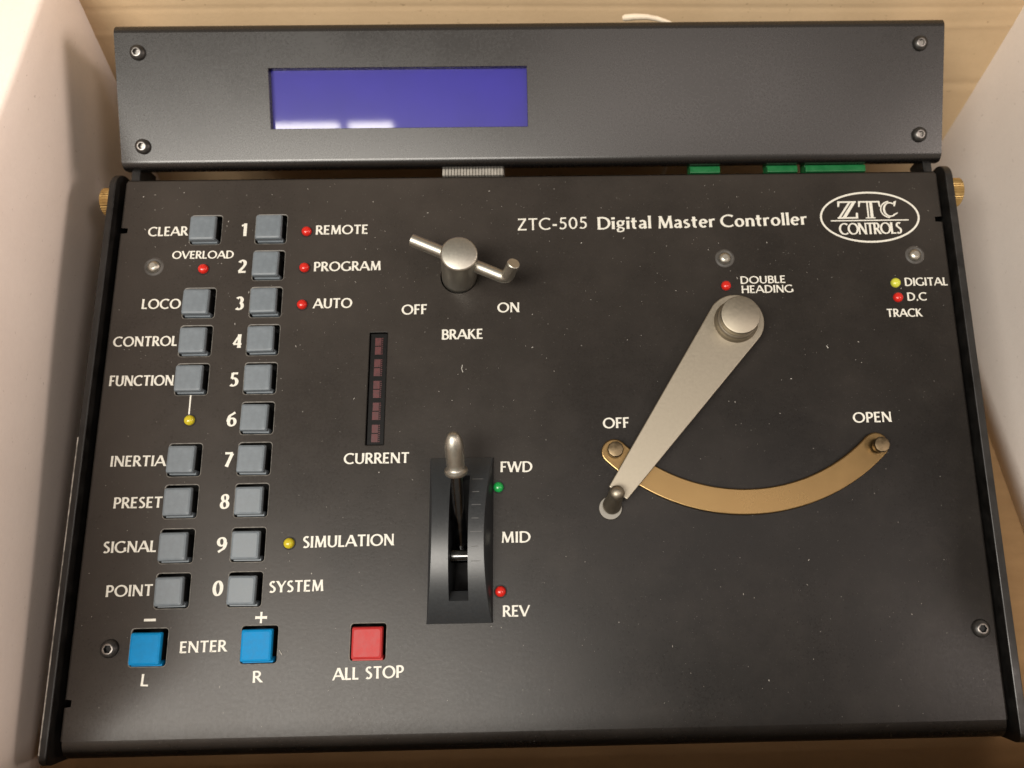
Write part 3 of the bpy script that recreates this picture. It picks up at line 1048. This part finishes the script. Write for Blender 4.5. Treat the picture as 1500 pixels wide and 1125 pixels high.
TEXT = [('CLEAR', 10.6, 169.3, 24.5, 169.4, 3.5, 'n'), ('OVERLOAD', 20.0, 160.5, 41.7, 160.4, 2.9, 's'), ('LOCO', 11.1, 141.8, 24.5, 141.7, 3.6, 'n'),
        ('CONTROL', 2.7, 128.1, 24.6, 128.1, 3.55, 'n'), ('FUNCTION', 2.9, 114.0, 24.7, 113.9, 3.65, 'n'), ('INERTIA', 6.4, 86.1, 24.6, 86.0, 3.6, 'n'),
        ('PRESET', 9.0, 72.1, 24.9, 72.1, 3.6, 'n'), ('SIGNAL', 7.2, 57.6, 24.4, 57.7, 3.65, 'n'), ('POINT', 9.7, 43.6, 24.6, 43.7, 3.6, 'n'),
        ('SYSTEM', 62.4, 43.9, 79.9, 44.1, 3.6, 'n'), ('ENTER', 35.2, 25.7, 49.9, 25.9, 3.5, 'n'), ('L', 23.7, 16.0, 26.1, 15.9, 3.6, 'n'),
        ('R', 59.1, 16.2, 61.9, 16.3, 3.5, 'n'), ('SIMULATION', 72.5, 58.0, 102.4, 58.3, 3.75, 'n'), ('MID', 138.0, 58.4, 147.6, 58.4, 3.6, 'n'),
        ('REV', 138.6, 34.8, 147.1, 34.8, 3.5, 'n'), ('ALL STOP', 84.6, 16.4, 106.8, 16.8, 3.7, 'n'), ('PROGRAM', 70.8, 155.0, 94.5, 155.1, 3.5, 'n'),
        ('AUTO', 71.4, 141.1, 84.8, 141.1, 3.6, 'n'), ('OFF', 102.7, 138.3, 111.4, 138.4, 3.6, 'n'), ('ON', 136.5, 138.6, 144.1, 138.6, 3.6, 'n'),
        ('BRAKE', 117.0, 128.9, 131.2, 129.0, 3.6, 'n'), ('CURRENT', 84.8, 85.6, 106.6, 85.6, 3.6, 'n'), ('FWD', 137.7, 81.9, 148.3, 81.8, 3.55, 'n'),
        ('REMOTE', 70.7, 169.1, 89.3, 169.2, 3.5, 'n'), ('ZTC-505', 143.6, 169.7, 168.9, 170.1, 4.6, 'm'), ('Digital', 172.8, 169.7, 192.3, 169.9, 4.8, 'b'),
        ('Master', 194.8, 169.8, 215.7, 170.1, 4.8, 'b'), ('Controller', 217.9, 170.0, 249.5, 170.6, 4.8, 'b'), ('DOUBLE', 223.6, 148.05, 239.7, 148.2, 2.75, 's'),
        ('HEADING', 223.8, 144.5, 242.2, 144.6, 2.8, 's'), ('OFF', 172.9, 96.3, 181.7, 96.4, 3.6, 'n'), ('OPEN', 259.4, 96.8, 272.6, 96.9, 3.55, 'n'),
        ('DIGITAL', 282.9, 146.4, 298.3, 146.4, 3.0, 's'), ('D.C', 283.2, 140.8, 290.1, 140.8, 3.0, 's'), ('TRACK', 275.2, 134.8, 287.7, 134.8, 2.95, 's'),
        ('1', 44.1, 168.9, 46.3, 168.9, 4.9, 'd'), ('2', 43.8, 154.8, 47.5, 154.8, 4.9, 'd'), ('3', 44.0, 140.9, 47.6, 140.9, 4.9, 'd'),
        ('4', 44.2, 127.0, 48.0, 127.0, 4.9, 'd'), ('5', 44.2, 113.2, 47.8, 113.2, 4.9, 'd'), ('6', 44.3, 99.2, 47.9, 99.2, 5.0, 'd'),
        ('7', 44.4, 85.4, 48.2, 85.4, 4.9, 'd'), ('8', 44.3, 71.3, 47.9, 71.3, 4.9, 'd'), ('9', 44.3, 57.0, 47.9, 57.0, 5.0, 'd'),
        ('0', 44.2, 43.2, 47.9, 43.2, 4.8, 'd'), ('+', 58.5, 34.4, 62.3, 34.4, 3.5, 'x')]
for t in TEXT:
    lettering(*t)
bm = bmesh.new()
add_box(bm, 22.8, 26.6, 35.7, 36.5, 0.0, 0.02)
part('lettering', bm, M_PRINT, label='white printed minus sign')
bm = bmesh.new()
add_box(bm, 30.85, 31.35, 103.6, 110.3, 0.0, 0.02)
part('printed_line', bm, M_PRINT)

# the oval emblem
bm = bmesh.new()
ecx, ecy, ea, eb = 272.8, 173.25, 18.4, 10.1
N = 72
r0 = [(ecx + ea * math.cos(2 * PI * i / N), ecy + eb * math.sin(2 * PI * i / N), .02) for i in range(N)]
r1 = [(ecx + (ea - .72) * math.cos(2 * PI * i / N), ecy + (eb - .72) * math.sin(2 * PI * i / N), .02) for i in range(N)]
loft(bm, [r0, r1])


def rect(x0, x1, y0, y1, z=.024):
    bm.faces.new([bm.verts.new(V(*p)) for p in ((x0, y0, z), (x1, y0, z), (x1, y1, z), (x0, y1, z))])


def quadp(p, z=.024):
    bm.faces.new([bm.verts.new(V(x, y, z)) for x, y in p])


rect(258.3, 287.0, 171.7, 172.15)
# Z: bars with serifs and a split diagonal
rect(261.3, 268.2, 179.0, 179.6); quadp([(261.2, 177.4), (261.8, 177.4), (262.3, 179.6), (261.3, 179.6)], .028)
rect(260.9, 268.4, 172.7, 173.3); quadp([(267.8, 175.0), (268.5, 175.0), (268.5, 172.7), (267.6, 172.7)], .028)
quadp([(261.0, 172.9), (261.9, 172.9), (266.4, 179.4), (265.5, 179.4)], .030)
quadp([(262.5, 172.9), (263.9, 172.9), (268.2, 179.4), (266.9, 179.4)], .030)
# T: bar, serifs, split stem
rect(269.0, 277.0, 179.0, 179.6); quadp([(268.9, 177.3), (269.4, 177.3), (269.9, 179.6), (269.0, 179.6)], .028); quadp([(276.6, 177.3), (277.1, 177.3), (277.0, 179.6), (276.2, 179.6)], .028)
rect(272.0, 272.6, 172.7, 179.2, .030); rect(273.1, 274.2, 172.7, 179.2, .030); rect(271.3, 274.9, 172.7, 173.1, .028)
# C: two arcs
for rad, wd in ((3.55, .45), (2.55, .75)):
    a = [(280.6 + (rad) * math.cos(math.radians(t)) * 1.05, 176.15 + (rad if rad > 3 else 3.0) * math.sin(math.radians(t)) * .97, .024) for t in range(55 if rad < 3 else 95, 306 if rad < 3 else 266, 10)]
    b = [(280.6 + (rad - wd) * math.cos(math.radians(t)) * 1.05, 176.15 + ((rad if rad > 3 else 3.0) - .5) * math.sin(math.radians(t)) * .97, .024) for t in range(55 if rad < 3 else 95, 306 if rad < 3 else 266, 10)]
    loft(bm, [a, b], closed=False)
quadp([(282.0, 177.4), (282.5, 177.4), (283.2, 179.6), (282.1, 179.2)], .028)
quadp([(281.7, 173.6), (283.3, 174.6), (283.3, 175.0), (281.5, 174.2)], .028)
for f in bm.faces:
    f.normal_update()
    if f.normal.z < 0:
        f.normal_flip()
part('printed_emblem', bm, M_PRINT, recalc=False, label='white oval emblem with ZTC over CONTROLS')
lettering('CONTROLS', 261.2, 166.4, 284.0, 166.6, 4.5, 'c')

# ------------------------------------------------------------------ dust and lint on the panel
bm = bmesh.new()
TB = [(min(t[1], t[3]) - 1, max(t[1], t[3]) + 1, t[2] - 1, t[2] + t[5] + 1) for t in TEXT] + [(254, 291, 163, 184)]
for i in range(800):
    x, y = random.uniform(3, 297), random.uniform(2, 189)
    if random.random() < .35:
        y = 189 - abs(random.gauss(0, 40))
    if y < 2 or any(a - .6 < x < b + .6 and c - .6 < y < d + .6 for a, b, c, d, r in holes) or (abs(x - QX) < 12 and QY0 < y < QY1):
        continue
    if any(a < x < b and c < y < d for a, b, c, d in TB):
        continue
    big = random.random()
    l = random.uniform(.06, .14) if big < .93 else random.uniform(.2, .42)
    wd = l * random.uniform(.5, 1.0) if l < .22 else random.uniform(.08, .16)
    a = random.uniform(0, PI)
    ca, sa = math.cos(a), math.sin(a)
    v = [bm.verts.new(V(x + u * ca - w_ * sa, y + u * sa + w_ * ca, zz)) for u, w_, zz in ((-l, -wd, .01), (l, -wd * .6, .01), (l * .8, wd, .12), (-l * .7, wd, .1))]
    bm.faces.new(v)
for pts in ([(124.3, 119.6), (124.0, 118.2), (124.5, 116.9)], [(252.4, 124.5), (252.9, 123.6)], [(66.9, 26.0), (67.9, 24.5)]):
    for a, b in zip(pts, pts[1:]):
        dx, dy = b[0] - a[0], b[1] - a[1]
        l = math.hypot(dx, dy)
        ox, oy = -dy / l * .14, dx / l * .14
        bm.faces.new([bm.verts.new(V(*p)) for p in ((a[0] - ox, a[1] - oy, .1), (b[0] - ox, b[1] - oy, .1), (b[0] + ox, b[1] + oy, .2), (a[0] + ox, a[1] + oy, .2))])
o = part('dust', bm, M_LINT)
o['kind'] = 'stuff'

# ------------------------------------------------------------------ the box (world frame, floor at z = 0)
box = bpy.data.objects.new('cardboard_box', None)
C.objects.link(box)
box.location = V(150, 110, -3)
box['label'] = 'open cardboard box with kraft back and floor and white side walls around the controller'
box['category'] = 'box'


def boxpart(name, bm, mats, **k):
    o = obj(name, bm, mats, None, **k)
    o.parent = box
    o.location = -box.location
    return o


YB = 250.0
NL, DL = (-0.9925, -0.0774, 0.0947), 16.293 - 0.0947 * 8
NR, DR = (-0.9954, -0.0149, 0.0948), -339.0 - 0.0948 * 8


def xl(y, z):
    return (DL - NL[1] * y - NL[2] * z) / NL[0]


def xr(y, z):
    return (DR - NR[1] * y - NR[2] * z) / NR[0]


YF = -19.0
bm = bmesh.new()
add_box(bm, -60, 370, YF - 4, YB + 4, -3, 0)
boxpart('floor_panel', bm, M_KRAFT_SHADE)
bm = bmesh.new()
nx, nz = 60, 220
for i in range(nx + 1):
    for j in range(nz + 1):
        x = -60 + 430 * i / nx
        z = 200 * j / nz
        cr = sum(am * math.exp(-((z - zc - tl * (x - 150)) / wd) ** 2) for zc, am, wd, tl in ((114.5, -0.30, 1.0, .006), (106.5, 0.22, 0.8, -.004), (97, -0.25, 1.2, .003), (70, 0.3, 2, 0)))
        bm.verts.new(V(x, YB + 1.2 * math.sin(x / 60) * math.sin(z / 50) + cr, z))
bm.verts.ensure_lookup_table()
for i in range(nx):
    for j in range(nz):
        a = i * (nz + 1) + j
        bm.faces.new((bm.verts[a], bm.verts[a + nz + 1], bm.verts[a + nz + 2], bm.verts[a + 1]))
o = boxpart('back_wall', bm, M_KRAFT, smooth=True)
md = o.modifiers.new('thick', 'SOLIDIFY')
md.thickness = 0.004
md.offset = 1


def wall(name, xf, zt, mat, sgn, flap):
    bm = bmesh.new()
    ny, nz = 40, 14
    ys_ = [YF + (YB - YF + 6) * i / ny for i in range(ny + 1)]
    rows = []
    for y in ys_:
        row = []
        for j in range(nz + 1):
            z = zt(y) * j / nz
            row.append((xf(y, z) + .6 * math.sin(y / 37 + z / 55) * min(1, z / 60), y, z))
        # folded rim and the flap lying outwards
        x, _, z = row[-1]
        for a in (30, 60, 90):
            row.append((x + sgn * 2.2 * (1 - math.cos(math.radians(a))) * 1.0, y, z + 2.2 * math.sin(math.radians(a))))
        x, _, z = row[-1]
        row.append((x + sgn * flap * .5, y, z - flap * .06))
        row.append((x + sgn * flap, y, z - flap * .20))
        rows.append(row)
    loft(bm, rows, closed=False)
    o = boxpart(name, bm, mat, smooth=True)
    md = o.modifiers.new('thick', 'SOLIDIFY')
    md.thickness = 0.0035
    md.offset = -1 if sgn < 0 else 1
    return o


wall('left_wall', xl, lambda y: 112.4 + 0.0603 * y, M_WHITE, -1, 130)
wall('right_wall', xr, lambda y: 152, M_WHITE, 1, 110)
bm = bmesh.new()
add_box(bm, -45, 360, YF - 4, YF, 0, 50)
boxpart('front_wall', bm, M_KRAFT)

# cord sticking up behind the display
bm = bmesh.new()
pts = [(184.3, 239, 108.7), (185.2, 239, 109.0), (189, 238.6, 109.6), (193.5, 238, 109.9), (197.5, 237.5, 109.4), (201.5, 237, 108.2), (205, 236.6, 106.5), (208, 236.2, 104.0), (209, 236, 90), (209, 240, 40), (204, 242, 0.9)]
tube(bm, pts, [.9, 1.25, 1.2, 1.0, .95, .9, .85, .8, .8, .8, .8], 14)
for f in bm.faces:
    pass
o = obj('cord', bm, M_CORD, smooth=True)
o['label'] = 'short cream cord end poking up against the kraft wall behind the display'
o['category'] = 'cord'

# table the box stands on
bm = bmesh.new()
add_box(bm, -900, 1200, -700, 1000, -23, -3.2)
o = obj('table_top', bm, simple('table_wood', (0.30, 0.19, 0.11), 0.5, 0, 0.2, 12))
o['kind'] = 'structure'
